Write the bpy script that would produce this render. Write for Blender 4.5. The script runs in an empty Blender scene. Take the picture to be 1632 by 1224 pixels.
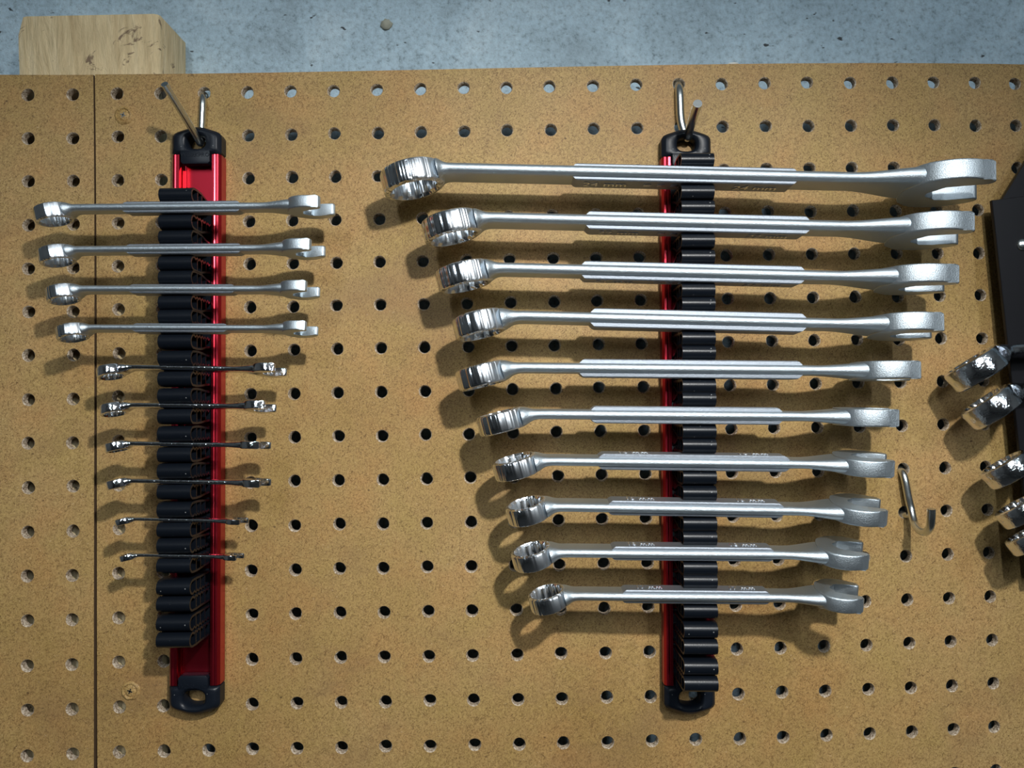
import bpy, bmesh, math, random
import numpy as np
from mathutils import Vector, Matrix, noise

# ---------------------------------------------------------------- camera, world, lights, exposure
# All measures below are in millimetres on the pegboard (X right, Y into the wall, Z up) and are scaled by S.
S = 0.001
ZUP = 1500.0                      # height of the first row of holes above the floor
C = bpy.context.scene.collection
FPX = 1179.0
CAMP = np.array([229.309, -430.472, -189.968])
def _rot(w):
    t = np.linalg.norm(w); k = w / t
    K = np.array([[0, -k[2], k[1]], [k[2], 0, -k[0]], [-k[1], k[0], 0]])
    return np.eye(3) + math.sin(t) * K + (1 - math.cos(t)) * K @ K
RC = _rot(np.array([-0.03561, 0.00203, -0.01899])) @ np.array([[1, 0, 0], [0, 0, -1], [0, 1, 0.]])
def P3(v):
    return Vector((v[0] * S, v[1] * S, (v[2] + ZUP) * S))
cam = bpy.data.objects.new('camera', bpy.data.cameras.new('camera'))
C.objects.link(cam)
m = Matrix(((RC[0][0], -RC[1][0], -RC[2][0]), (RC[0][1], -RC[1][1], -RC[2][1]), (RC[0][2], -RC[1][2], -RC[2][2]))).to_4x4()
m.translation = P3(CAMP)
cam.matrix_world = m
cam.data.sensor_width = 36.0
cam.data.lens = FPX * 36.0 / 1632.0
cam.data.clip_start = 0.01
bpy.context.scene.camera = cam

sc = bpy.context.scene
sc.view_settings.view_transform = 'Standard'
sc.view_settings.look = 'None'
sc.view_settings.exposure = 0.0
sc.view_settings.gamma = 1.0
sc.view_settings.use_curve_mapping = False

w = bpy.data.worlds.new('garage_air'); sc.world = w; w.use_nodes = True
w.node_tree.nodes['Background'].inputs[0].default_value = (0.93, 0.97, 1.0, 1)
w.node_tree.nodes['Background'].inputs[1].default_value = 0.03

def aim(o, target):
    d = Vector(target) - o.location
    o.rotation_euler = d.to_track_quat('-Z', 'Y').to_euler()
def spot(name, loc, target, power, size, radius, blend, col):
    l = bpy.data.lights.new(name, 'SPOT'); l.energy = power; l.spot_size = math.radians(size)
    l.spot_blend = blend; l.shadow_soft_size = radius; l.color = col
    o = bpy.data.objects.new(name, l); C.objects.link(o); o.location = P3(loc); aim(o, P3(target)); return o
def area(name, loc, target, power, sx, sy, col):
    l = bpy.data.lights.new(name, 'AREA'); l.shape = 'RECTANGLE'; l.size = sx; l.size_y = sy
    l.energy = power; l.color = col
    o = bpy.data.objects.new(name, l); C.objects.link(o); o.location = P3(loc); aim(o, P3(target)); return o
# work lamp over the photographer's right shoulder; unseen overhead tubes added for ambient fill and reflections in the metal
spot('work_lamp', (395, -545, 95), (150, 0, -540), 16.6, 108, 0.014, 1.0, (1.0, 0.985, 0.95))
area('added_fill_tube', (-150, -1900, 830), (150, 0, -200), 15.0, 0.10, 1.2, (0.84, 0.93, 1.0))
area('added_fill_tube', (1100, -1900, 830), (300, 0, -200), 15.0, 0.10, 1.2, (0.84, 0.93, 1.0))

# ---------------------------------------------------------------- helpers
BOW = np.array([2.49895, -0.69941, -0.60198, 5.59011, -1.70621, 0.08934, -1.02486])
def bow(X, Z):                      # the hardboard is not flat: it bends back towards the right
    X = min(max(X, -110), 560); Z = min(max(Z, -420), 30)
    x = (X - 220) / 280.; z = (Z + 190) / 200.
    return float(np.dot(BOW, [x*x, x*z, z*z, x**3, x*x*z, x*z*z, z**3]))
def ray(px, py):
    c = np.array([(px - 816) / FPX, (py - 612) / FPX, 1.0])
    return RC.T @ c
def at(px, py, Y):                  # point on the plane at distance Y from the nominal board plane
    d = ray(px, py)
    return CAMP + d * ((Y - CAMP[1]) / d[1])
def atb(px, py, depth):             # the same, counted from the bent board's front face
    p = at(px, py, -depth)
    for _ in range(3):
        p = at(px, py, bow(p[0], p[2]) - depth)
    return p

def mesh(name, bm, mats, parent=None, smooth=40, matrix=None):
    me = bpy.data.meshes.new(name)
    bmesh.ops.recalc_face_normals(bm, faces=bm.faces)
    bmesh.ops.scale(bm, vec=(S, S, S), verts=bm.verts)
    bm.to_mesh(me); bm.free()
    for mm in (mats if isinstance(mats, (list, tuple)) else [mats]): me.materials.append(mm)
    if smooth is not None:
        me.shade_smooth(); me.set_sharp_from_angle(angle=math.radians(smooth))
    o = bpy.data.objects.new(name, me); C.objects.link(o)
    if parent: o.parent = parent
    if matrix is not None: o.matrix_local = matrix
    return o
def tag(o, label=None, cat=None, group=None, kind=None):
    if label: o['label'] = label
    if cat: o['category'] = cat
    if group: o['group'] = group
    if kind: o['kind'] = kind
    return o
def empty(name, M, label, cat, group=None):
    o = bpy.data.objects.new(name, None); C.objects.link(o)
    o.empty_display_size = 0.02; o.matrix_world = M
    return tag(o, label, cat, group)
def frame(origin, xdir, roll=0.0):  # local frame: x along xdir, y into the wall, z up
    x = Vector(xdir).normalized(); y = Vector((0, 1, 0)); z = x.cross(y).normalized(); y = z.cross(x).normalized()
    M = Matrix((x, y, z)).transposed().to_4x4()
    if roll: M = M @ Matrix.Rotation(roll, 4, 'X')
    M.translation = P3(origin)
    return M
def box(bm, x0, x1, y0, y1, z0, z1, bev=0.0, seg=2, mi=0):
    r = bmesh.ops.create_cube(bm, size=1.0)
    for v in r['verts']:
        v.co = Vector((x0 + (v.co.x + .5) * (x1 - x0), y0 + (v.co.y + .5) * (y1 - y0), z0 + (v.co.z + .5) * (z1 - z0)))
    fs = {f for v in r['verts'] for f in v.link_faces}
    for f in fs: f.material_index = mi
    if bev:
        es = {e for v in r['verts'] for e in v.link_edges}
        bmesh.ops.bevel(bm, geom=list(es), offset=bev, segments=seg, affect='EDGES', profile=0.6)
def prism(bm, pts, axis, a0, a1, bev=0.0, seg=2, mi=0):
    """closed 2-D outline extruded along one axis; pts are the two other coordinates in order"""
    def mk(p, a):
        if axis == 'x': return (a, p[0], p[1])
        if axis == 'y': return (p[0], a, p[1])
        return (p[0], p[1], a)
    A = [bm.verts.new(mk(p, a0)) for p in pts]; B = [bm.verts.new(mk(p, a1)) for p in pts]
    n = len(pts)
    fa = bm.faces.new(A); fb = bm.faces.new(B[::-1]); sd = []
    for i in range(n):
        sd.append(bm.faces.new((A[i], B[i], B[(i+1) % n], A[(i+1) % n])))
    for f in sd + [fa, fb]: f.material_index = mi
    if bev:
        es = list(set(fa.edges) | set(fb.edges))
        bmesh.ops.bevel(bm, geom=es, offset=bev, segments=seg, affect='EDGES', profile=0.5)
def ribbon(bm, pts, th, x0, x1):
    """a wall of thickness th that follows a polyline in (y,z), extruded along x"""
    n = len(pts); L = []; R = []
    for i in range(n):
        a = Vector(pts[max(0, i-1)]); b = Vector(pts[min(n-1, i+1)])
        t = (b - a).normalized(); nn = Vector((-t.y, t.x)) * th / 2
        p = Vector(pts[i]); L.append(p + nn); R.append(p - nn)
    vs = [[bm.verts.new((x, q.x, q.y)) for q in L + R[::-1]] for x in (x0, x1)]
    m_ = len(vs[0])
    for i in range(m_):
        j = (i + 1) % m_
        bm.faces.new((vs[0][i], vs[1][i], vs[1][j], vs[0][j]))
    for k in (0, 1):
        for i in range(n - 1):
            a, b, c, d = vs[k][i], vs[k][i+1], vs[k][m_-2-i], vs[k][m_-1-i]
            bm.faces.new((a, b, c, d) if k else (d, c, b, a))
def tube(bm, pts, r, seg=16, cap=True):
    P = [Vector(p) for p in pts]; rings = []
    ref = Vector((0.3, 0.2, 0.93)); prev = None
    for i, p in enumerate(P):
        t = (P[min(i+1, len(P)-1)] - P[max(i-1, 0)]).normalized()
        u = prev - t * prev.dot(t) if prev is not None else ref.cross(t)
        u.normalize(); prev = u; v = t.cross(u)
        rr = r[i] if isinstance(r, (list, tuple)) else r
        rings.append([bm.verts.new(p + (u * math.cos(2*math.pi*k/seg) + v * math.sin(2*math.pi*k/seg)) * rr) for k in range(seg)])
    for a, b in zip(rings, rings[1:]):
        for k in range(seg): bm.faces.new((a[k], a[(k+1) % seg], b[(k+1) % seg], b[k]))
    if cap:
        bm.faces.new(rings[0][::-1]); bm.faces.new(rings[-1])
def smooth_path(pts, n=8):
    P = [Vector(p) for p in pts]; out = []
    for i in range(len(P) - 1):
        p0 = P[max(i-1, 0)]; p1 = P[i]; p2 = P[i+1]; p3 = P[min(i+2, len(P)-1)]
        for k in range(n):
            t = k / n
            out.append(0.5 * ((2*p1) + (p2-p0)*t + (2*p0-5*p1+4*p2-p3)*t*t + (3*p1-p0-3*p2+p3)*t**3))
    out.append(P[-1]); return out

# ---------------------------------------------------------------- materials
def nodes(name):
    m_ = bpy.data.materials.new(name); m_.use_nodes = True
    nt = m_.node_tree; b = nt.nodes['Principled BSDF']; return m_, nt, b
def N(nt, typ, **kw):
    n = nt.nodes.new(typ)
    for k, v in kw.items():
        if k in n.inputs: n.inputs[k].default_value = v
        else: setattr(n, k, v)
    return n
def ramp(nt, fac, stops):
    r = nt.nodes.new('ShaderNodeValToRGB'); e = r.color_ramp.elements
    e[0].position, e[0].color = stops[0][0], (*stops[0][1], 1)
    e[1].position, e[1].color = stops[-1][0], (*stops[-1][1], 1)
    for p, c in stops[1:-1]:
        q = e.new(p); q.color = (*c, 1)
    nt.links.new(fac, r.inputs[0]); return r.outputs[0]
def mixc(nt, fac, a, b, mode='MIX'):
    n = nt.nodes.new('ShaderNodeMix'); n.data_type = 'RGBA'; n.blend_type = mode
    for s, v in ((0, fac), (6, a), (7, b)):
        if isinstance(v, bpy.types.NodeSocket): nt.links.new(v, n.inputs[s])
        elif s == 0: n.inputs[0].default_value = v
        else: n.inputs[s].default_value = (*v, 1)
    return n.outputs[2]
def coord(nt, scale=(1, 1, 1), rot=(0, 0, 0), loc=(0, 0, 0)):
    t = nt.nodes.new('ShaderNodeTexCoord'); mp = nt.nodes.new('ShaderNodeMapping')
    m2 = nt.nodes.new('ShaderNodeMapping'); m2.inputs['Rotation'].default_value = rot
    mp.inputs['Scale'].default_value = scale; mp.inputs['Location'].default_value = loc
    nt.links.new(t.outputs['Object'], m2.inputs[0]); nt.links.new(m2.outputs[0], mp.inputs[0]); return mp.outputs[0]
def noi(nt, vec, scale, detail=4, rough=0.6, dist=0.0):
    n = nt.nodes.new('ShaderNodeTexNoise'); n.inputs['Scale'].default_value = scale
    n.inputs['Detail'].default_value = detail; n.inputs['Roughness'].default_value = rough
    n.inputs['Distortion'].default_value = dist; nt.links.new(vec, n.inputs['Vector']); return n.outputs['Fac']
def bump(nt, b, h, strength, dist):
    n = nt.nodes.new('ShaderNodeBump'); n.inputs['Strength'].default_value = strength
    n.inputs['Distance'].default_value = dist; nt.links.new(h, n.inputs['Height']); nt.links.new(n.outputs[0], b.inputs['Normal'])
    return n

def m_hardboard():
    m_, nt, b = nodes('tempered_hardboard')
    v = coord(nt)
    big = noi(nt, v, 7, 3, 0.55)
    base = ramp(nt, big, [(0.3, (0.375, 0.232, 0.080)), (0.5, (0.430, 0.280, 0.104)), (0.72, (0.465, 0.312, 0.130))])
    grain = noi(nt, v, 850, 3, 0.75)
    g = ramp(nt, grain, [(0.30, (0.62, 0.58, 0.52)), (0.47, (0.93, 0.92, 0.9)), (0.62, (1.12, 1.13, 1.15))])
    c = mixc(nt, 0.9, base, g, 'MULTIPLY')
    # short dark fibres, two directions, thresholded noise that is stretched one way
    for k, (sc_, rz, th) in enumerate((((300, 1, 1300), 0.6, 0.625), ((1250, 1, 330), -0.25, 0.63), ((380, 1, 1400), 2.1, 0.63), ((340, 1, 1300), -0.35, 0.635))):
        f = noi(nt, coord(nt, sc_, (0, rz, 0), (k * 3.1, 0, 0)), 1.0, 2, 0.5, 2.2)
        fm = ramp(nt, f, [(th - 0.03, (0, 0, 0)), (th + 0.03, (1, 1, 1))])
        c = mixc(nt, fm, c, mixc(nt, 0.62, c, (0.10, 0.045, 0.015)))
    # light flecks
    f = noi(nt, coord(nt, (600, 1, 900), (0, 0.3, 0), (9, 0, 2)), 1.0, 2, 0.5)
    c = mixc(nt, ramp(nt, f, [(0.66, (0, 0, 0)), (0.72, (0.55, 0.55, 0.55))]), c, (0.62, 0.46, 0.26))
    # sparse little nicks
    vo = nt.nodes.new('ShaderNodeTexVoronoi'); vo.inputs['Scale'].default_value = 55; nt.links.new(coord(nt, (1, 1, 1.3)), vo.inputs['Vector'])
    c = mixc(nt, ramp(nt, vo.outputs['Distance'], [(0.025, (0.75, 0.75, 0.75)), (0.05, (0, 0, 0))]), c, (0.07, 0.035, 0.015))
    # reddish and greenish drift of the fibre colour
    hv = noi(nt, coord(nt, (1, 1, 1), (0, 0, 0), (5, 0, 3)), 26, 4, 0.6)
    c = mixc(nt, 0.8, c, ramp(nt, hv, [(0.32, (1.08, 0.96, 0.94)), (0.5, (1, 1, 1)), (0.68, (0.96, 1.01, 0.90))]), 'MULTIPLY')
    # broad smudges
    s = noi(nt, coord(nt, (9, 1, 15), (0, 0.2, 0), (3, 0, 8)), 1.0, 4, 0.6, 0.5)
    c = mixc(nt, ramp(nt, s, [(0.56, (0, 0, 0)), (0.74, (0.5, 0.5, 0.5))]), c, (0.21, 0.125, 0.06))
    nt.links.new(c, b.inputs['Base Color'])
    b.inputs['Roughness'].default_value = 0.58; b.inputs['Specular IOR Level'].default_value = 0.36
    bump(nt, b, noi(nt, v, 700, 4, 0.7), 0.35, 0.0003)
    return m_
def m_fibre():
    m_, nt, b = nodes('raw_hardboard_fibre')
    c = ramp(nt, noi(nt, coord(nt), 900, 3, 0.7), [(0.36, (0.15, 0.10, 0.06)), (0.5, (0.46, 0.37, 0.27)), (0.66, (0.74, 0.65, 0.53))])
    nt.links.new(c, b.inputs['Base Color']); b.inputs['Roughness'].default_value = 0.95
    b.inputs['Specular IOR Level'].default_value = 0.1
    bump(nt, b, noi(nt, coord(nt), 1200, 3, 0.7), 0.8, 0.0006)
    return m_
def m_concrete():
    m_, nt, b = nodes('poured_concrete')
    v = coord(nt)
    a = noi(nt, v, 16, 8, 0.68, 0.6)
    c = ramp(nt, a, [(0.3, (0.355, 0.455, 0.515)), (0.5, (0.460, 0.600, 0.685)), (0.70, (0.560, 0.695, 0.770))])
    f = noi(nt, v, 260, 6, 0.75)
    c = mixc(nt, 1.0, c, ramp(nt, f, [(0.32, (0.50, 0.50, 0.50)), (0.45, (0.92, 0.92, 0.92)), (0.62, (1.12, 1.12, 1.12))]), 'MULTIPLY')
    p = noi(nt, coord(nt, (1, 1, 1.7)), 120, 2, 0.5)
    pit = ramp(nt, p, [(0.24, (1, 1, 1)), (0.28, (0, 0, 0))])
    c = mixc(nt, pit, c, (0.07, 0.08, 0.085))
    vo = nt.nodes.new('ShaderNodeTexVoronoi'); vo.inputs['Scale'].default_value = 38; nt.links.new(coord(nt, (1, 1, 1.6)), vo.inputs['Vector'])
    c = mixc(nt, ramp(nt, vo.outputs['Distance'], [(0.03, (0.9, 0.9, 0.9)), (0.07, (0, 0, 0))]), c, (0.06, 0.065, 0.07))
    nt.links.new(c, b.inputs['Base Color']); b.inputs['Roughness'].default_value = 0.8
    b.inputs['Specular IOR Level'].default_value = 0.3
    h = mixc(nt, 0.5, noi(nt, v, 60, 8, 0.7, 0.5), f)
    bump(nt, b, h, 0.6, 0.004)
    return m_
def m_wood():
    m_, nt, b = nodes('rough_pine')
    g = noi(nt, coord(nt, (55, 55, 5), (0, 0.12, 0)), 1.0, 6, 0.65, 1.6)
    c = ramp(nt, g, [(0.3, (0.56, 0.41, 0.215)), (0.5, (0.70, 0.55, 0.315)), (0.68, (0.78, 0.64, 0.40))])
    k = noi(nt, coord(nt, (48, 48, 60), (0, 0.5, 0), (2.3, 0, 1.1)), 1.0, 5, 0.7, 1.2)
    c = mixc(nt, ramp(nt, k, [(0.60, (0, 0, 0)), (0.64, (0.8, 0.8, 0.8))]), c, (0.13, 0.07, 0.045))
    fl = noi(nt, coord(nt, (400, 400, 60)), 1.0, 4, 0.7)
    c = mixc(nt, 0.7, c, ramp(nt, fl, [(0.3, (0.72, 0.70, 0.66)), (0.6, (1.08, 1.08, 1.08))]), 'MULTIPLY')
    nt.links.new(c, b.inputs['Base Color']); b.inputs['Roughness'].default_value = 0.7
    bump(nt, b, noi(nt, coord(nt, (120, 120, 25)), 1.0, 6, 0.7, 0.8), 0.7, 0.0025)
    return m_
def m_metal(name, col, rough, bscale=0, bstr=0, bdist=0.0001, vary=0.0):
    m_, nt, b = nodes(name)
    b.inputs['Base Color'].default_value = (*col, 1); b.inputs['Metallic'].default_value = 1.0
    b.inputs['Roughness'].default_value = rough
    if bscale: bump(nt, b, noi(nt, coord(nt), bscale, 3, 0.7), bstr, bdist)
    if vary:
        r = N(nt, 'ShaderNodeMapRange'); nt.links.new(noi(nt, coord(nt), 900, 3, 0.7), r.inputs[0])
        r.inputs[3].default_value = rough - vary; r.inputs[4].default_value = rough + vary
        nt.links.new(r.outputs[0], b.inputs['Roughness'])
    return m_
def m_plastic(name, col, rough, specks=True):
    m_, nt, b = nodes(name)
    b.inputs['Roughness'].default_value = rough; b.inputs['Specular IOR Level'].default_value = 0.28
    if specks:
        vo = nt.nodes.new('ShaderNodeTexVoronoi'); vo.inputs['Scale'].default_value = 330; nt.links.new(coord(nt), vo.inputs['Vector'])
        c = mixc(nt, ramp(nt, vo.outputs['Distance'], [(0.07, (0.8, 0.8, 0.8)), (0.13, (0, 0, 0))]), col, (0.30, 0.31, 0.31))
        sel = noi(nt, coord(nt), 160, 2, 0.5)
        c = mixc(nt, ramp(nt, sel, [(0.56, (0, 0, 0)), (0.6, (1, 1, 1))]), col, c)
        nt.links.new(c, b.inputs['Base Color'])
    else: b.inputs['Base Color'].default_value = (*col, 1)
    bump(nt, b, noi(nt, coord(nt), 1500, 2, 0.5), 0.25, 0.0001)
    return m_
EDGE = m_plastic('sawn_dark_edge', (0.10, 0.060, 0.032), 0.9, False)
HARD = m_hardboard(); FIB = m_fibre(); CONC = m_concrete(); WOOD = m_wood()
SATIN = m_metal('satin_chrome', (0.54, 0.61, 0.66), 0.46, 1700, 0.9, 0.00022, 0.08)
PANEL = m_metal('satin_panel', (0.36, 0.40, 0.45), 0.55, 1500, 0.9, 0.00022, 0.06)
LETTER_GLINT = m_metal('glint_toned_lettering', (0.9, 0.92, 0.94), 0.35)  # paler than the panel: glints on the raised edges put into the colour
def streak(m_, sc_, st, dist):          # fine turning marks that run along the ring's axis
    nt = m_.node_tree; b = nt.nodes['Principled BSDF']
    bump(nt, b, noi(nt, coord(nt, (1, 1, 0.02)), sc_, 2, 0.6), st, dist)
def m_ring():           # polished at the far end, blasted satin where the ring runs into the shank
    m_ = m_metal('polished_ring_chrome', (0.74, 0.79, 0.84), 0.2); nt = m_.node_tree; b = nt.nodes['Principled BSDF']
    t = nt.nodes.new('ShaderNodeTexCoord'); sp = nt.nodes.new('ShaderNodeSeparateXYZ'); nt.links.new(t.outputs['Normal'], sp.inputs[0])
    r = N(nt, 'ShaderNodeMapRange'); nt.links.new(sp.outputs[0], r.inputs[0])
    for i_, v_ in ((1, -0.25), (2, 0.45), (3, 0.17), (4, 0.42)): r.inputs[i_].default_value = v_
    nt.links.new(r.outputs[0], b.inputs['Roughness'])
    streak(m_, 210, 0.9, 0.0026)
    return m_
POLISH = m_ring()
MIRROR = m_metal('bumpy_bright_chrome', (0.80, 0.83, 0.87), 0.11, 380, 0.45, 0.0006)
ZINC = m_metal('zinc_plated_wire', (0.62, 0.66, 0.66), 0.27, 500, 0.25, 0.0002)
RED = m_metal('red_anodised_aluminium', (0.55, 0.022, 0.045), 0.34, 1800, 0.2, 0.0001)
RED.node_tree.nodes['Principled BSDF'].inputs['Coat Weight'].default_value = 0.35
RED.node_tree.nodes['Principled BSDF'].inputs['Coat Roughness'].default_value = 0.25
BLACK = m_plastic('black_plastic', (0.005, 0.007, 0.011), 0.30)
CAPB = m_plastic('black_cap_plastic', (0.007, 0.010, 0.016), 0.38)
STEELB = m_plastic('black_painted_steel', (0.006, 0.006, 0.008), 0.40, False)

# ---------------------------------------------------------------- setting: concrete wall
YW = 46.0
bm = bmesh.new()
bmesh.ops.create_grid(bm, x_segments=90, y_segments=70, size=0.5)
for v in bm.verts:
    x = 240 + v.co.x * 1300; z = -180 + v.co.y * 1000
    n = noise.fractal(Vector((x * .02, z * .03, 3.3)), 0.8, 2.0, 4)
    v.co = Vector((x, YW + 1.6 * n, z))
bm.faces.ensure_lookup_table()
wall = mesh('wall_back', bm, CONC, smooth=80); wall.location = (0, 0, ZUP * S)
tag(wall, kind='structure')
def slab(name, x0, x1, y0, y1, z0, z1, mat):
    bm = bmesh.new(); box(bm, x0, x1, y0, y1, z0, z1); o = mesh(name, bm, mat, None, None)
    o.location = (0, 0, ZUP * S); return tag(o, kind='structure')
PAINT = m_plastic('dull_white_paint', (0.55, 0.55, 0.53), 0.7, False)
FLOORM = m_plastic('grey_floor_concrete', (0.06, 0.058, 0.055), 0.7, False)
DARKW = m_plastic('garage_wall_paint', (0.24, 0.235, 0.225), 0.8, False)
for n_, x_ in (('wall_back_left', -1560), ('wall_back_right', 890)):
    slab(n_, x_, x_ + 1150, YW, YW + 100, -1500, 950, CONC)
slab('wall_back_top', -410, 890, YW, YW + 100, 320, 950, CONC)
slab('wall_back_bottom', -410, 890, YW, YW + 100, -1500, -680, CONC)
slab('ceiling', -1600, 2100, -3300, 150, 950, 1050, PAINT)
slab('floor', -1600, 2100, -3300, 150, -1600, -1500, FLOORM)
slab('wall_left', -1700, -1560, -3300, 150, -1500, 950, DARKW)
slab('wall_right', 2040, 2150, -3300, 150, -1500, 950, DARKW)
slab('wall_front', -1600, 2100, -3400, -3300, -1500, 950, DARKW)
p = at(616, 40, YW)
bm = bmesh.new()
r = bmesh.ops.create_icosphere(bm, subdivisions=3, radius=1)
for v in r['verts']:
    n = 1 + .25 * noise.noise(v.co * 2.2)
    v.co = Vector((v.co.x * 3.9 * n, v.co.y * 2.6 * n, v.co.z * 3.6 * n))
STONE = m_plastic('embedded_pebble', (0.36, 0.36, 0.29), 0.8, False)
o = mesh('pebble', bm, STONE, wall, 60); o.location = (p[0]*S, (YW - 0.4)*S, p[2]*S)

# ---------------------------------------------------------------- pegboards
TH = 4.6
def pegboard(cols, rows, xl, xr, zt, place, label):
    """one square of board with its hole for every column and row; place(x,z) gives the world spot"""
    rnd = random.Random(5); bm = bmesh.new(); SEG = 24; cache = {}
    def vert(x, y, z):
        k = (round(x, 2), round(y, 2), round(z, 2))
        if k not in cache:
            X, Z = place(x, z); cache[k] = bm.verts.new((X, bow(X, Z) + y, Z))
        return cache[k]
    def quad(mi, *vs):
        if len(set(vs)) >= 3:
            try: f = bm.faces.new([q for i, q in enumerate(vs) if q not in vs[:i]]); f.material_index = mi
            except ValueError: pass
    zb = -25.4 * (rows - 1) - 12.7
    for ci, c in enumerate(cols):
        x0 = xl if ci == 0 else 25.4 * c - 12.7; x1 = xr if ci == len(cols) - 1 else 25.4 * c + 12.7
        for r in range(rows):
            z1 = zt if r == 0 else -25.4 * r + 12.7; z0 = -25.4 * r - 12.7
            cx, cz = 25.4 * c + rnd.uniform(-.25, .25), -25.4 * r + rnd.uniform(-.25, .25)
            sq = []                                           # 24 points round the square, 15 degrees apart
            for k in range(SEG):
                a = 2 * math.pi * k / SEG; ca, sa = math.cos(a), math.sin(a); mm = max(abs(ca), abs(sa))
                ux, uz = ca / mm, sa / mm
                sx = (x0 + x1) / 2 + ux * (x1 - x0) / 2; sz = (z0 + z1) / 2 + uz * (z1 - z0) / 2
                sq.append((sx, sz))
            ph = rnd.uniform(0, 6.28); amp = rnd.uniform(.05, .22)
            def ring(rad, y, wob):
                return [bm_v(cx + math.cos(2*math.pi*k/SEG) * (rad + wob * (math.sin(3*2*math.pi*k/SEG + ph) * amp + rnd.uniform(-.12, .12))),
                             y, cz + math.sin(2*math.pi*k/SEG) * (rad + wob * (math.cos(2*2*math.pi*k/SEG + ph) * amp))) for k in range(SEG)]
            def bm_v(x, y, z):
                X, Z = place(x, z); return bm.verts.new((X, bow(X, Z) + y, Z))
            rings = [ring(3.75, 0, .5), ring(3.35, 0.5, 1), ring(3.2, 1.6, 1.2), ring(3.2, 3.2, 1.6), ring(3.3, TH, 1)]
            front = [vert(q[0], 0, q[1]) for q in sq]; back = [vert(q[0], TH, q[1]) for q in sq]
            for k in range(SEG):
                j = (k + 1) % SEG
                quad(0, front[k], front[j], rings[0][j], rings[0][k])
                for a, b2 in zip(rings, rings[1:]): quad(1, a[k], a[j], b2[j], b2[k])
                quad(2, rings[-1][k], rings[-1][j], back[j], back[k])
    be = [e for e in bm.edges if len(e.link_faces) == 1]
    # close the outer edges between the front and the back sheet
    lut = {}
    for k, v in cache.items(): lut[v] = k
    for e in be:
        a, b2 = e.verts
        if a in lut and b2 in lut and lut[a][1] == 0 and lut[b2][1] == 0:
            A = cache[(lut[a][0], float(TH), lut[a][2])] if (lut[a][0], float(TH), lut[a][2]) in cache else cache.get((lut[a][0], TH, lut[a][2]))
            B = cache.get((lut[b2][0], TH, lut[b2][2]))
            if A and B: quad(2 if abs(lut[a][0] - lut[b2][0]) < 0.01 else 1, a, b2, B, A)
    o = mesh('pegboard', bm, [HARD, FIB, EDGE], None, 35)
    o.location = (0, 0, ZUP * S)
    return tag(o, label, 'pegboard')
board = pegboard(list(range(0, 28)), 23, -12.6, 25.4*27 + 12.7, 11.6, lambda x, z: (x, z),
                 'wide brown hardboard pegboard panel right of the vertical seam, with most of the holes')
def place_left(x, z):
    c = x / 25.4; r = -z / 25.4
    return (x - 0.306 - 0.0646 * r, z - 0.5125 + 0.00775 * c)
board2 = pegboard(list(range(-9, 0)), 23, -25.4*9 - 12.7, -13.25, 11.9, place_left,
                  'narrow brown pegboard panel left of the vertical seam, two columns of holes in view')

# ---------------------------------------------------------------- wooden batten between wall and boards
a0 = at(33, 60, 7); a1 = at(253, 60, 7); zt = at(150, 24, 7)[2]
bm = bmesh.new()
x0, x1 = a0[0], a1[0]
outl = [(x0 - 1.5, 7.9), (x0 + 1.0, 7.0), (x1 - 3.2, 7.0), (x1 - 1.0, 7.9), (x1, 9.2), (x1 + .3, YW - 3.5), (x1 - 2, YW - 1.6), (x0, YW - 1.6)]
nseg = 60; rows_ = []
for i in range(nseg + 1):
    z = -620 + (zt + 620) * i / nseg; ring = []
    for (x, y) in outl:
        e = .5 * noise.noise(Vector((x * .05, y * .1, z * .04)))
        if x < x0 + 3: e += 1.1 * noise.noise(Vector((5, y * .1, z * .09)))
        if i == nseg and x < x0 + 3: e += 2.2
        ring.append(bm.verts.new((x + e, y, z)))
    rows_.append(ring)
for a, b2 in zip(rows_, rows_[1:]):
    for k in range(len(outl)): bm.faces.new((a[k], a[(k+1) % len(outl)], b2[(k+1) % len(outl)], b2[k]))
bm.faces.new(rows_[0][::-1]); bm.faces.new(rows_[-1])
for v in bm.verts:                      # keep it behind the bent board
    pass
bat = mesh('wooden_batten', bm, WOOD, None, 50); bat.location = (0, 0, ZUP * S)
tag(bat, 'rough pale pine batten standing up behind the pegboards at top left', 'batten')

# ---------------------------------------------------------------- wrenches
def stadium(w_, t, n=8):
    """rounded flat bar section: (y,z) points, width w_ along y, thickness t along z"""
    r = t / 2 * 0.98; hw = w_ / 2; e = min(r * 1.25, hw * .9); pts = []
    for s in (1, -1):
        for k in range(n + 1):
            a = -math.pi/2 + math.pi * k / n
            ca, sa = math.cos(a), math.sin(a)
            ca = abs(ca) ** 0.85 * (1 if ca > 0 else -1)
            pts.append((s * (hw - e + e * ca), s * t / 2 * sa) if s == 1 else (-(hw - e + e * ca), -t / 2 * sa))
    return pts
def loft(bm, secs):
    """secs: list of (origin, tangent-angle, width, thickness)"""
    rings = []
    for (x, z, ang, w_, t) in secs:
        ca, sa = math.cos(ang), math.sin(ang)
        rings.append([bm.verts.new((x - sa * q[1], q[0], z + ca * q[1])) for q in stadium(w_, t)])
    for a, b2 in zip(rings, rings[1:]):
        n = len(a)
        for k in range(n): bm.faces.new((a[k], a[(k+1) % n], b2[(k+1) % n], b2[k]))
    bm.faces.new(rings[0][::-1]); bm.faces.new(rings[-1])
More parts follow.
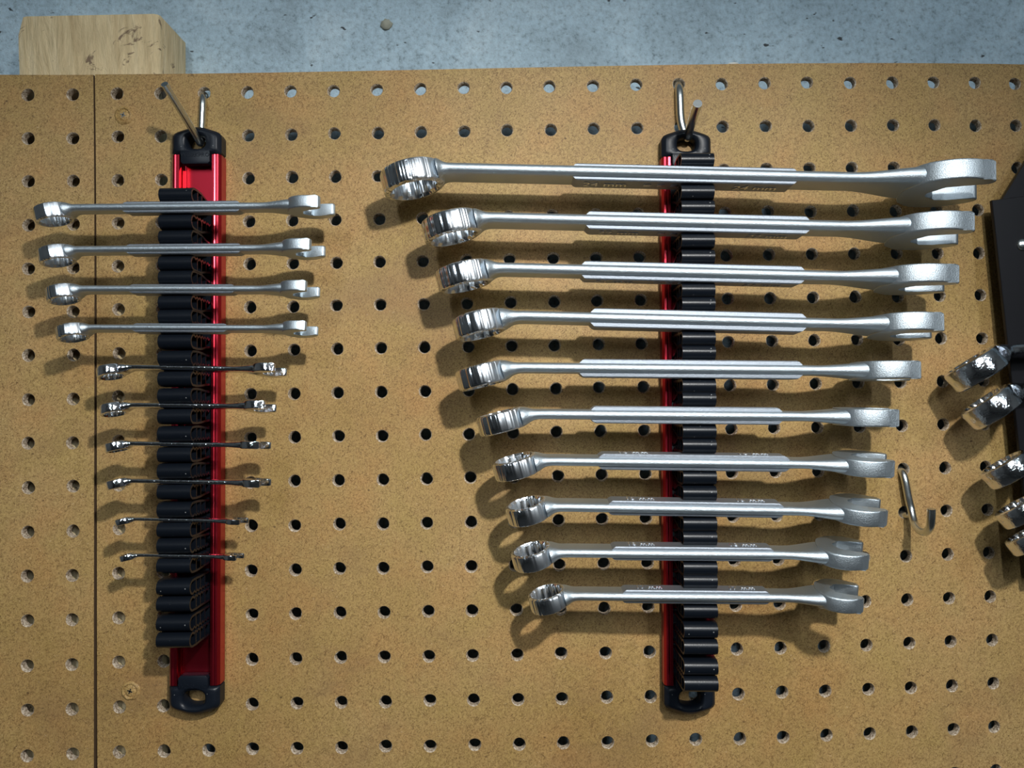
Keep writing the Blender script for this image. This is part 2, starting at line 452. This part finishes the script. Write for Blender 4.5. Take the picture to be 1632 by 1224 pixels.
def box_end_bm(R, H, ri):
    bm = bmesh.new(); n = 72
    def ring(fr, z): return [bm.verts.new((fr(k) * math.cos(2*math.pi*k/n), fr(k) * math.sin(2*math.pi*k/n), z)) for k in range(n)]
    star = lambda k: ri * (1.0 + 0.13 * abs(((k % 6) / 3.0) - 1.0))
    ch = lambda k: ri * 1.17
    out = lambda d: (lambda k: R - d)
    prof = [(star, -H/2 + .13*H), (ch, -H/2), (out(.10*R), -H/2), (out(.03*R), -H/2 + .05*H), (out(0), -H/2 + .14*H),
            (out(0), H/2 - .14*H), (out(.03*R), H/2 - .05*H), (out(.10*R), H/2), (ch, H/2), (star, H/2 - .13*H)]
    rs = [ring(f, z) for f, z in prof]
    for i in range(len(rs)):
        a = rs[i]; b2 = rs[(i+1) % len(rs)]
        for k in range(n):
            f = bm.faces.new((a[k], a[(k+1) % n], b2[(k+1) % n], b2[k]))
    return bm
def open_end_pts(s):
    """outline of an open end for opening s, opening along +x, centre of opening at the origin"""
    P = []
    def arc(cx, cy, r, a0, a1, n):
        for k in range(n + 1):
            a = math.radians(a0 + (a1 - a0) * k / n); P.append((cx + r * math.cos(a), cy + r * math.sin(a)))
    h = s / 2
    # slot, from upper tip inwards and back out
    P += [(0.66*s, h), (0.10*s, h), (-0.22*s, h)]
    arc(-0.20*s, 0, 0.33*s, 100, 260, 8)
    P += [(-0.22*s, -h), (0.10*s, -h), (0.62*s, -h)]
    # lower jaw tip and outer contour round the back
    P += [(0.70*s, -0.55*s), (0.74*s, -0.66*s), (0.70*s, -0.78*s)]
    for a in range(-50, -171, -10):
        rr = 1.06 * s if a > -120 else (1.06 - 0.002 * (-120 - a)) * s
        P.append((-0.10*s + rr * math.cos(math.radians(a)) * 1.0, rr * math.sin(math.radians(a)) * 1.02))
    for a in range(170, 49, -10):
        rr = 1.06 * s if a < 120 else (1.06 - 0.002 * (a - 120)) * s
        P.append((-0.10*s + rr * math.cos(math.radians(a)), rr * math.sin(math.radians(a)) * 1.02))
    P += [(0.72*s, 0.76*s), (0.76*s, 0.64*s), (0.72*s, 0.54*s)]
    return P
def text_mesh(txt, size, depth):
    cu = bpy.data.curves.new('lettering', 'FONT'); cu.body = txt; cu.size = size; cu.extrude = depth; cu.resolution_u = 2
    cu.align_x = 'CENTER'; cu.align_y = 'CENTER'
    o = bpy.data.objects.new('tmp', cu); C.objects.link(o)
    dg = bpy.context.evaluated_depsgraph_get()
    me = bpy.data.meshes.new_from_object(o.evaluated_get(dg)); bpy.data.objects.remove(o)
    return me
def wrench(A, B, xl, xr, Y0, df, s, t, w_, R, H, Hh, label, group, panel=None, T=None, roll=0, bend=1.25, tilt=15,
           mats=None, text=None, face=1, flip=True, bulge=False):
    """A, B: two points on the front edge of the shank; xl, xr: outer ends of ring and jaw; lengths in mm"""
    mS, mR, mO = mats
    Y = Y0 - df
    a = at(A[0], A[1], Y); b = at(B[0], B[1], Y)
    d = b - a; d /= np.linalg.norm(d); sl = d[2] / d[0]
    mid = (a + b) / 2; mid[1] = Y + w_ / 2
    M = frame(mid, (d[0], 0, d[2]), -math.radians(roll))
    lx = lambda px, py, YY: (at(px, py, YY)[0] - mid[0]) / d[0]
    XL = lx(xl, A[1], Y + w_ / 2); XR = lx(xr, B[1], Y + w_/2 - 0.62 * s)
    t15 = math.radians(tilt); ctl = math.cos(t15); stl = math.sin(t15)
    cxr = XL + R * ctl                              # ring centre
    bx = cxr + bend * R * ctl; zr = -bend * R * stl
    root = empty('wrench', M, label, 'wrench', group)
    # open end: rotated 15 degrees so that the far jaw reaches furthest
    oang = math.radians(-15)
    pts = [(x * math.cos(oang) - y * math.sin(oang), x * math.sin(oang) + y * math.cos(oang)) for x, y in open_end_pts(s)]
    fx = max(p_[0] for p_ in pts if p_[1] < -0.3 * s)
    xo = XR - fx
    bm = bmesh.new(); prism(bm, pts, 'z', -Hh/2, Hh/2, bev=min(0.13 * Hh, 0.9), seg=3)
    for v in bm.verts: v.co.x += xo
    mesh('open_end', bm, mO, root, 35)
    # shank with both necks
    secs = []
    p0 = Vector((cxr + .86*R*ctl, zr + .86*R*stl)); p1 = Vector((bx + .55*R, 0))
    pc = Vector((bx, 0)); n = 14
    for k in range(n + 1):
        u = k / n
        q = p0 * (1-u)**2 + pc * 2*u*(1-u) + p1 * u*u
        tg = (pc - p0) * (1-u) + (p1 - pc) * u
        f = 0.5 + 0.5 * math.cos(math.pi * min(1, u * 1.15))
        secs.append((q.x, q.y, math.atan2(tg.y, tg.x), w_ + (max(1.2 * w_, 1.5 * R) - w_) * f ** 2.5, t + (H * .95 - t) * f ** 1.6))
    xe = xo - 1.1 * s
    ws = w_ * 0.97
    if xe > p1.x:
        L = xe - 1.5 * s - p1.x
        for u in (0.1, 0.5, 0.9): secs.append((p1.x + L * u, 0, 0, w_ if u < .6 else ws, t))
        for k in range(11):
            u = k / 10
            f = 0.5 - 0.5 * math.cos(math.pi * u)
            ff = max(0, (u - .25) / .75) ** 1.15
            secs.append((xe - 1.5*s + 1.75*s*u, 0, 0, ws + (1.15*s*1.2 - ws) * f ** 1.5, t * (1 - .08 * math.sin(math.pi*u)) + (Hh * .93 - t) * ff))
    bm = bmesh.new(); loft(bm, secs)
    mesh('shank', bm, mS, root, 50)
    # ring
    bm = box_end_bm(R, H, R * 0.70)
    Mr = Matrix.Translation((cxr*S, 0, zr*S)) @ Matrix.Rotation(-t15, 4, 'Y')
    mesh('ring_end', bm, mR, root, 30, Mr)
    # raised panels on both faces
    if panel:
        X0 = lx(panel[0], A[1], Y + w_*.2); X1 = lx(panel[1], B[1], Y + w_*.2)
        bm = bmesh.new(); c = (T - t) / 2 * 1.0 + 1.2
        pw = w_ * 0.34
        for sg in (1, -1):
            base = sg * t * .30; top = sg * T / 2
            lo = [(X0 - c, -pw - .2), (X1 + c, -pw - .2), (X1 + c, pw + .2), (X0 - c, pw + .2)]
            hi = [(X0 + .6, -pw + .5), (X1 - .6, -pw + .5), (X1 - .6, pw - .5), (X0 + .6, pw - .5)]
            mi_ = [(X0 - .5, -pw), (X1 + .5, -pw), (X1 + .5, pw), (X0 - .5, pw)]
            rr = [[bm.verts.new((x, y, z)) for x, y in q] for q, z in ((lo, base), (mi_, top - sg * .55), (hi, top))]
            for q1, q2 in zip(rr, rr[1:]):
                for k in range(4): bm.faces.new((q1[k], q1[(k+1) % 4], q2[(k+1) % 4], q2[k]))
            bm.faces.new(rr[-1]); bm.faces.new(rr[0][::-1])
        mesh('grip_panel', bm, PANEL, root, 30)
        if text:
            for (u, tx) in text:
                me = text_mesh(tx, pw * 1.3, 0.42)
                me.transform(Matrix.Scale(S, 4)); me.materials.append(LETTER_GLINT)
                o = bpy.data.objects.new('size_marking', me); C.objects.link(o); o.parent = root
                xx = X0 + (X1 - X0) * u
                if face > 0: o.matrix_local = Matrix.Translation((xx*S, 0, (T/2)*S))
                else: o.matrix_local = Matrix.Translation((xx*S, 0, (-T/2)*S)) @ Matrix.Rotation(math.pi, 4, 'X')
    return root, M

# ---------------------------------------------------------------- racks
def cap_bm(up):
    """moulded end cap with a hanging hole; z=0 is the joint with the rail, the cap grows towards +z"""
    bm = bmesh.new(); hw = 14.3; Hc = 16.6; D = 9.4
    o_ = [(-hw, 0), (hw, 0), (hw, Hc - 5.8), (hw - 1.1, Hc - 3.9), (hw - 3.2, Hc - 2.7), (3.5, Hc - .3), (0, Hc), (-3.5, Hc - .3), (-hw + 3.2, Hc - 2.7), (-hw + 1.1, Hc - 3.9), (-hw, Hc - 5.8)]
    # hole outline (flattened hexagon), same number of points is not needed: bridge by triangle fill
    n = 48; cz = 7.3 if up else 7.0
    def outer(k):
        a = 2 * math.pi * k / n; d = Vector((math.cos(a), math.sin(a))); c = Vector((0, cz)); best = 1e9
        for i in range(len(o_)):
            p_, q_ = Vector(o_[i]), Vector(o_[(i+1) % len(o_)]); e = q_ - p_
            den = d.x * e.y - d.y * e.x
            if abs(den) < 1e-9: continue
            tt = ((p_.x - c.x) * e.y - (p_.y - c.y) * e.x) / den; uu = ((p_.x - c.x) * d.y - (p_.y - c.y) * d.x) / den
            if tt > 0 and -1e-6 <= uu <= 1 + 1e-6: best = min(best, tt)
        return c + d * best
    def inner(k, g=0):
        a = 2 * math.pi * k / n; ca, sa = math.cos(a), math.sin(a)
        rr = 1 / (abs(ca / ((5.3 if up else 6.0) + g)) ** 2.6 + abs(sa / ((3.6 if up else 4.0) + g * .8)) ** 2.6) ** (1/2.6)
        return Vector((ca * rr, cz + sa * rr + (0.5 if sa > 0 else 0)))
    def ring(f, y): return [bm.verts.new((f(k).x, y, f(k).y)) for k in range(n)]
    sh = lambda q, c_: Vector((q.x * (1 - c_ / 14), cz + (q.y - cz) * (1 - c_ / 9)))
    rs = [ring(lambda k: outer(k), 0), ring(lambda k: outer(k), -D + 2.6), ring(lambda k: sh(outer(k), 1.7), -D + .4), ring(lambda k: sh(outer(k), 2.4), -D),
          ring(lambda k: inner(k, 2.1), -D), ring(lambda k: inner(k, .9), -D + .7), ring(lambda k: inner(k), -D + 2.2), ring(lambda k: inner(k), 0)]
    for a_, b_ in zip(rs, rs[1:] + rs[:1]):
        for k in range(n): bm.faces.new((a_[k], a_[(k+1) % n], b_[(k+1) % n], b_[k]))
    prism(bm, [(-8.4, 2.2), (-8.4, -4.4), (-7.2, -5.7), (7.2, -5.7), (8.4, -4.4), (8.4, 2.2)], 'y', -3.0, -D, 0.4)   # tongue clipped into the channel
    return bm
def jaw_bm(vn, sgn):
    bm = bmesh.new(); r = 3.55; th = 1.15; nose = 30.4; x = 8.95
    o_ = [(-3.4, 7.3), (-9, 7.9 + .12 * (vn - 4.8)), (-15, 8.1 + .4 * (vn - 4.8)), (-21, vn + 3.5), (-26, vn + 3.75)]
    for k in range(11):
        a = math.radians(90 - 18 * k); o_.append((-(nose + r * math.cos(a)), vn + r * math.sin(a)))
    zi = vn - r; d = nose - 2.0; k = 0
    while d > 8:
        o_.append((-d, zi + (0.95 if k % 2 == 0 else -.15))); d -= 1.75; k += 1
    o_.append((-6, min(zi, 4))); o_.append((-3.4, 3.6))
    ribbon(bm, [(p_[0], sgn * p_[1]) for p_ in o_], th, -x, x)
    for d in (26.0, 20.5, 14.5):
        ribbon(bm, [(-d, sgn * (vn + 3.4 if d > 20 else 8)), (-d, sgn * (zi + .5))], 0.8, -x + .15, x - .15)
    return bm
def rack(Y0, top, bot, clips, label, x_off=0.0):
    """top, bot: pixels of the joints rail/cap at the rail's front; clips: list of (Z world, half gap)"""
    a = at(top[0], top[1], Y0 - 8.6); b = at(bot[0], bot[1], Y0 - 8.6)
    L = np.linalg.norm(a - b); up = (a - b) / L
    org = b.copy(); org[1] = Y0
    M = frame(org, (up[2], 0, -up[0]))
    root = empty('wrench_rack', M, label, 'tool rack')
    bm = bmesh.new(); hw = 14.3
    prof = [(-hw, 0), (hw, 0), (hw, -6.6), (hw - 1.2, -8.4), (hw - 2.3, -8.6), (hw - 3.0, -8.3), (hw - 3.6, -8.6), (9.4, -8.6), (9.4, -7.2), (10.6, -7.2), (10.6, -4.4), (9.2, -4.4), (9.2, -2.2),
            (8.0, -2.2), (7.6, -2.6), (-7.6, -2.6), (-8.0, -2.2), (-9.2, -2.2), (-9.2, -4.4), (-10.6, -4.4), (-10.6, -7.2), (-9.4, -7.2), (-9.4, -8.6), (-hw + 3.6, -8.6), (-hw + 3.0, -8.3), (-hw + 2.3, -8.6), (-hw + 1.2, -8.4), (-hw, -6.6)]
    prism(bm, prof, 'z', 0, L)
    mesh('rail', bm, RED, root, 25)
    for up_ in (True, False):
        Mc = Matrix.Translation((0, 0, L * S)) if up_ else Matrix.Rotation(math.pi, 4, 'Y')
        c = mesh('end_cap', cap_bm(up_), CAPB, root, 32, Mc)
        me = text_mesh('WORKPRO', 3.3, 0.18); me.transform(Matrix.Scale(S, 4)); me.materials.append(CAPB)
        o = bpy.data.objects.new('raised_lettering', me); C.objects.link(o); o.parent = c
        o.matrix_local = Matrix.Translation((0, -9.45 * S, (-0.6 if up_ else 0.2) * S)) @ Matrix.Rotation(math.pi / 2, 4, 'X') @ (Matrix.Identity(4) if up_ else Matrix.Rotation(math.pi, 4, 'Z'))
    jaws = {}
    for (zw, hg) in clips:
        zl = (zw - org[2]) / up[2]
        bm = bmesh.new(); box(bm, -8.95, 8.95, -4.6, -2.7, -8.6, 8.6, 0.4)
        box(bm, -9.1, 9.1, -6.9, -4.5, -7.4, 7.4, 0.4)
        c = mesh('clip', bm, BLACK, root, 40, Matrix.Translation((0, 0, zl * S)))
        for sg in (1, -1):
            hj = hg; key = (round(hg, 2), sg)
            if key not in jaws:
                o = mesh('jaw', jaw_bm(4.35 + hj, sg), BLACK, c, 40); jaws[key] = o
            else:
                o = jaws[key].copy(); C.objects.link(o); o.parent = c
    return root

G1 = (SATIN, POLISH, SATIN); G2 = (MIRROR, MIRROR, MIRROR)
def zat(A, B, px, Y):
    y = A[1] + (B[1] - A[1]) * (px - A[0]) / (B[0] - A[0]); return at(px, y, Y)[2]
YR = bow(325, -200) - 0.6
YL = bow(45, -200) - 0.6
#        A            B            xl   xr    s   t    w    R     H     Hh   panel        T   roll bend  size
RW = [((750, 266.5), (1400, 281.5), 610, 1578, 24, 5.9, 19.5, 17.0, 12.6, 10.6, (918, 1264), 9.2, -1.5, 1.0, '24'),
      ((815, 345.5), (1360, 358.5), 675, 1545, 22, 5.9, 18.0, 16.0, 12.2, 10.0, (940, 1283), 10.0, -1, 1.1, '22'),
      ((835, 426.0), (1347, 438.5), 697, 1521, 21, 5.9, 17.0, 15.2, 12.0, 9.8, (933, 1275), 9.9, 0, 1.1, '21'),
      ((874, 504.0), (1322, 515.0), 724, 1498, 19, 5.8, 15.5, 14.2, 11.8, 9.7, (948, 1277), 10.4, -3, 1.3, None),
      ((874, 585.5), (1301, 589.5), 729, 1462, 18, 5.6, 14.8, 13.6, 11.5, 9.4, (930, 1272), 9.8, 0, 1.3, None),
      ((894, 660.0), (1291, 663.5), 762, 1428, 17, 5.4, 14.0, 13.0, 10.8, 9.2, (948, 1240), 9.2, 2, 1.3, None),
      ((919, 734.5), (1281, 739.0), 787, 1421, 16, 5.0, 13.4, 12.4, 10.0, 8.8, (960, 1252), 8.6, 7, 1.25, '16'),
      ((932, 807.5), (1281, 813.5), 808, 1410, 15, 5.0, 12.8, 11.6, 9.7, 8.6, (975, 1243), 8.0, 11, 1.25, '15'),
      ((944, 881.0), (1269, 884.0), 817, 1381, 14, 4.8, 12.2, 11.2, 9.3, 8.2, (980, 1228), 7.6, 11, 1.25, '18'),
      ((956, 950.5), (1269, 953.5), 844, 1373, 13, 4.8, 11.6, 10.4, 9.0, 8.0, (997, 1222), 7.4, 10, 1.25, '17')]
LABR = ['largest satin chrome wrench, topmost on the right-hand rack, its underside showing',
        'second wrench from the top on the right-hand rack, satin with polished ring',
        'third wrench from the top on the right-hand rack, far jaw peeking below',
        'fourth wrench from the top on the right-hand rack, just below three showing jaw openings',
        'fifth wrench from the top on the right-hand rack, seen almost exactly edge-on',
        'sixth wrench from the top on the right-hand rack, higher than the loose J-hook',
        'seventh wrench down on the right-hand rack, level with the loose J-hook\'s top',
        'third wrench from the bottom on the right-hand rack, left of the loose J-hook\'s tip',
        'second wrench from the bottom on the right-hand rack, ring opening seen from above',
        'shortest and lowest satin wrench on the right-hand rack, above the two empty clips']
clipsR = []
for q, lab in zip(RW, LABR):
    A, B, xl, xr, s, t, w_, R, H, Hh, pan, T, roll, bend, sz = q
    face = -1 if A[1] < 640 else 1
    tx = None
    if sz: tx = [(0.14, sz + ' mm'), (0.40, '= = ='), (0.84, sz + ' mm')] if face < 0 else [(0.17, sz + ' mm'), (0.83, sz + ' mm')]
    wrench(A, B, xl, xr, YR, 37.6, s, t, w_, R, H, Hh, lab, 'satin combination wrenches on the right-hand rack', pan, T, -roll, bend, 15, G1, tx, face)
    clipsR.append((zat(A, B, 1113, YR - 37.6) - (0.9 if roll > 9 else 0), T / 2 * 0.95))
for y in (1019, 1078): clipsR.append((at(1113, y - .5, YR - 32)[2], 0.05))
rackR = rack(YR, (1094.5, 250), (1100, 1093), clipsR, 'right-hand red rail rack with black clips, holding ten large satin wrenches')

LW = [((160, 329.0), (372, 327.0), 59, 512, 12, 4.0, 10.6, 9.4, 8.2, 6.6, (200, 378), 6.2, 0, 1.2),
      ((160, 396.5), (372, 394.8), 66, 498, 11, 3.8, 10.0, 9.0, 7.8, 6.2, (205, 380), 5.6, 3, 1.2),
      ((160, 460.0), (372, 460.0), 78, 491, 10, 3.6, 9.2, 8.4, 7.4, 5.8, (210, 370), 5.1, 6, 1.2),
      ((186, 522.4), (392, 523.0), 94, 490, 9, 3.2, 8.8, 8.0, 6.8, 5.2, (215, 358), 4.8, 8, 1.2),
      ((240, 586.0), (347, 588.0), 158, 440, 8.5, 2.7, 7.4, 7.2, 5.6, 4.6, None, 2.7, 10, 1.5),
      ((231, 646.5), (347, 647.8), 163, 424, 8, 2.6, 7.0, 6.8, 5.3, 4.4, None, 2.6, 10, 1.4),
      ((232, 707.5), (334, 709.0), 170, 416, 7.5, 2.6, 6.6, 6.2, 4.8, 4.0, None, 2.6, 3, 1.2),
      ((232, 767.0), (344, 769.0), 172, 417, 7, 2.6, 6.4, 6.0, 4.8, 4.0, None, 2.6, 0, 1.2),
      ((232, 828.0), (334, 830.3), 185, 384, 5.5, 2.0, 5.2, 4.6, 3.4, 2.8, None, 2.0, 0, 1.3),
      ((232, 885.6), (334, 887.6), 192, 378, 5, 2.0, 4.8, 4.2, 3.2, 2.7, None, 2.0, 0, 1.4)]
LABL = ['topmost satin wrench on the left-hand rack, longest there, below the exposed red rail',
        'second wrench from the top on the left-hand rack, satin finish',
        'third wrench from the top on the left-hand rack, satin finish',
        'fourth wrench from the top on the left-hand rack, lowest of its satin ones',
        'upper of the small shiny chrome wrenches on the left-hand rack, just below the satin ones',
        'second from top of the small shiny chrome wrenches on the left-hand rack',
        'third from top of the small shiny chrome wrenches on the left-hand rack',
        'fourth from top of the small shiny chrome wrenches on the left-hand rack',
        'tiny shiny chrome wrench on the left-hand rack, second from the bottom',
        'smallest shiny chrome wrench, lowest on the left-hand rack, above the empty clips']
clipsL = []
for i, (q, lab) in enumerate(zip(LW, LABL)):
    A, B, xl, xr, s, t, w_, R, H, Hh, pan, T, roll, bend = q
    df = 36.6 if i < 4 else 33.0
    wrench(A, B, xl, xr, YL, df, s, t, w_, R, H, Hh, lab, ('satin' if i < 4 else 'small shiny') + ' wrenches on the left-hand rack', pan, T, roll, bend, 14, G1 if i < 4 else G2)
    clipsL.append((zat(A, B, 283, YL - df), T / 2 * 0.95))
for y in (949.5, 1007): clipsL.append((at(283, y + .5, YL - 32)[2], 0.05))
rackL = rack(YL, (311.7, 246), (308.3, 1093), clipsL, 'left-hand red rail rack with black clips, holding ten smaller wrenches')

# ---------------------------------------------------------------- peg hooks
def hook(pts, r, label, fine=10, extra=None):
    Pm = [Vector(q) for q in pts]; o0 = Pm[0].copy()
    bm = bmesh.new(); tube(bm, [q - o0 for q in smooth_path(Pm, fine)], r)
    if extra: tube(bm, [Vector(q) - o0 for q in smooth_path(extra, 4)], r * .95)
    o = mesh('peg_hook', bm, ZINC, None, 50); o.location = P3(o0)
    return tag(o, label, 'hook', 'zinc-plated pegboard hooks')
h = atb(324, 149, 0); q1 = atb(324, 152, -1); q2 = atb(323.5, 163, 2.2); q3 = atb(322, 196, 2.4); q4 = atb(321, 218, 3.0)
tip = at(262, 134, YL - 41)
e1 = at(319.5, 229, YL - 5.5); e2 = at(311, 214, YL - 11)
hook([h + np.array([0, 9, 3]), h + np.array([0, 4, .4]), q1, q2, q3, q4, e1, e2, (e2 + tip) / 2, tip], 1.95,
     'zinc wire hook carrying the left-hand rack, its prong pointing up and left')
h = atb(1081, 133, 0); q1 = atb(1081, 137, -1); q2 = atb(1083, 150, 2.8); q3 = atb(1085, 190, 3.0); q4 = atb(1091, 213, 3.6)
tip = at(1112, 165, YR - 37); e1 = at(1096, 219, YR - 6.5); e2 = at(1099, 207, YR - 12)
hook([h + np.array([0, 9, 4]), h + np.array([0, 4, .6]), q1, q2, q3, q4, e1, e2, (e2 + tip) / 2, tip], 2.45,
     'zinc wire hook carrying the right-hand rack, its cut end facing the camera')
a = atb(1437, 750, 0)
bsp = atb(1441, 820, 0)
pts = [a + np.array([0, 9, 2]), a + np.array([0, 3, .3]), atb(1437.5, 752, 1.5), atb(1442, 764, 4.2), atb(1447, 790, 5.2), atb(1452, 812, 6.0), atb(1457, 833, 10), atb(1465, 845, 17),
       atb(1475, 848, 25), atb(1482, 840, 31), atb(1484, 826, 34), atb(1484.5, 811, 35)]
hook(pts, 2.1, 'loose zinc J-hook with nothing on it, right of the seventh wrench', 8,
     [bsp + np.array([0, 7, 0]), bsp + np.array([0, 1, 0]), bsp + np.array([1.5, -2.5, 0]), np.array(atb(1453, 819, 6.0))])

# ---------------------------------------------------------------- painted-over screws in the board
for (px, py, lab) in ((197, 184, 'countersunk screw in the board between two holes, left of the left-hand hook'),
                      (208, 1101, 'countersunk screw in the board, left of the left-hand rack\'s bottom end')):
    c = atb(px, py, 0)
    bm = bmesh.new(); n = 28; rnd = random.Random(px)
    prof = [(5.6, .2), (4.9, -.7), (4.1, -.95), (3.5, -.2), (2.8, -.7), (1.2, -.8)]
    rr = []
    for (r_, y) in prof:
        rr.append([bm.verts.new((math.cos(2*math.pi*k/n) * r_ * (1 + rnd.uniform(-.06, .06)), y + rnd.uniform(-.12, .12), math.sin(2*math.pi*k/n) * r_ * (1 + rnd.uniform(-.06, .06)))) for k in range(n)])
    for a_, b_ in zip(rr, rr[1:]):
        for k in range(n): bm.faces.new((a_[k], a_[(k+1) % n], b_[(k+1) % n], b_[k]))
    bm.faces.new(rr[-1])
    o = mesh('screw', bm, HARD, None, 60); o.location = P3(c); tag(o, lab, 'screw')
    bm = bmesh.new()
    for an in (0.4, 0.4 + math.pi/2):
        r = bmesh.ops.create_cube(bm, size=1.0)
        bmesh.ops.scale(bm, vec=(3.0, .3, .7), verts=r['verts']); bmesh.ops.rotate(bm, verts=r['verts'], cent=(0, 0, 0), matrix=Matrix.Rotation(an, 3, 'Y'))
    d_ = mesh('cross_slot', bm, ZINC, o, None); d_.location = (0, -.75 * S, 0)

# ---------------------------------------------------------------- black rack at the right edge, with chrome wrenches
p1 = atb(1581, 319, 14); p2 = atb(1639, 915, 14)
Yp = p1[1]
cx = p1[0] + 62
orgp = np.array([cx, Yp + 14, p2[2]])
Hp = p1[2] - p2[2]; tw = cx - p1[0]; bw = cx - p2[0]
root = empty('wrench_holder', Matrix.Translation(P3(orgp)), 'black tapered steel wrench holder at the right edge of the picture', 'tool rack')
bm = bmesh.new()
prism(bm, [(-tw, Hp), (-bw, 0), (bw, 0), (tw, Hp + 0), (tw * .6, Hp + 5), (-tw * .0, Hp + 6.5)], 'y', -14, -11.5, .3, 1)
mesh('front_plate', bm, STEELB, root, 30)
for sg in (-1, 1):
    bm = bmesh.new()
    A_ = [(sg * (tw - 22), Hp - 12), (sg * (bw - 22), 12), (sg * (bw - 24), 12), (sg * (tw - 24), Hp - 12)]
    prism(bm, A_, 'y', -11.5, -1.0)
    mesh('standoff', bm, STEELB, root, 30)
tu = at(1601, 311, Yp + 4); tv = at(1660, 215, Yp + 4)
bm = bmesh.new()
xa = tu[0] - cx; za = tu[2] - orgp[2]; xb = tv[0] - cx; zb_ = tv[2] - orgp[2]
prism(bm, [(xa - 4, za - 6), (xa, za), (xb, zb_), (-xb, zb_), (-xa, za), (-xa + 4, za - 6)], 'y', -10.5, -8.0, .3, 1)
mesh('hanger_tab', bm, STEELB, root, 30)
bc = at(1630, 390, Yp)
bm = bmesh.new()
r = bmesh.ops.create_uvsphere(bm, u_segments=24, v_segments=12, radius=3.6)
for v in r['verts']: v.co = Vector((v.co.x, min(0, v.co.y * .55), v.co.z))
o = mesh('screw_head', bm, ZINC, root, 50); o.location = ((bc[0] - cx) * S, -14 * S, (bc[2] - orgp[2]) * S)
o['label'] = 'zinc screw head on the black plate'
RG = [((1604, 559), (1640, 558), 1512, 20, 15.2, 12.4, 5.4, 15, 30, 14),
      ((1630, 620), (1660, 618), 1537, 18, 14.4, 12.0, 5.2, 14, 30, 15),
      ((1655, 725), (1690, 722), 1566, 17, 13.2, 10.6, 5.0, 13, 26, 16),
      ((1672, 794), (1700, 791), 1589, 16, 12.4, 9.6, 4.8, 12.4, 24, 17),
      ((1686, 841), (1710, 838), 1604, 15, 11.8, 8.8, 4.6, 12, 22, 18)]
LABG = ['highest of the five bright chrome ring ends at the right edge', 'second of the five bright chrome ring ends at the right edge',
        'middle one of the five bright chrome ring ends at the right edge', 'fourth of the five bright chrome ring ends at the right edge',
        'lowest of the five bright chrome ring ends at the right edge, mostly cut off']
for q, lab in zip(RG, LABG):
    A, B, xl, s, R, H, t, w_, tl, ro = q
    Yg = Yp + 14; df = 34
    wr, M = wrench(A, B, xl, xl + 640, Yg, df, s, t, w_, R, H, H * .85, lab, 'bright chrome wrenches at the right edge', None, t, ro, 1.3, tl, G2)
    zz = zat(A, B, 1690, Yg - df)
    bm = bmesh.new(); zl = zz - orgp[2] - t / 2 - w_ / 2 * math.sin(math.radians(ro)) - 0.4
    box(bm, -bw + 10, -bw + 22, -14 - 22, -13, zl - 5.0, zl, .6)
    box(bm, -bw + 10, -bw + 22, -14 - 24, -14 - 21.5, zl - 5.0, zl + 3, .6)
    mesh('prong', bm, STEELB, root, 30)

# small chip of plaster lying on the board's top edge
c = atb(1168, 101, -2)
bm = bmesh.new()
r = bmesh.ops.create_icosphere(bm, subdivisions=2, radius=1)
for v in r['verts']:
    n = 1 + .35 * noise.noise(v.co * 3); v.co = Vector((v.co.x * 3.4 * n, v.co.y * 1.5 * n, v.co.z * .8 * n))
o = mesh('plaster_chip', bm, m_plastic('white_plaster', (0.75, 0.74, 0.68), .9, False), None, 40)
o.location = P3(np.array([c[0], c[1], 11.6 + .7]))
tag(o, 'small white plaster chip lying on the pegboard\'s top edge, right of the right-hand hook', 'chip')
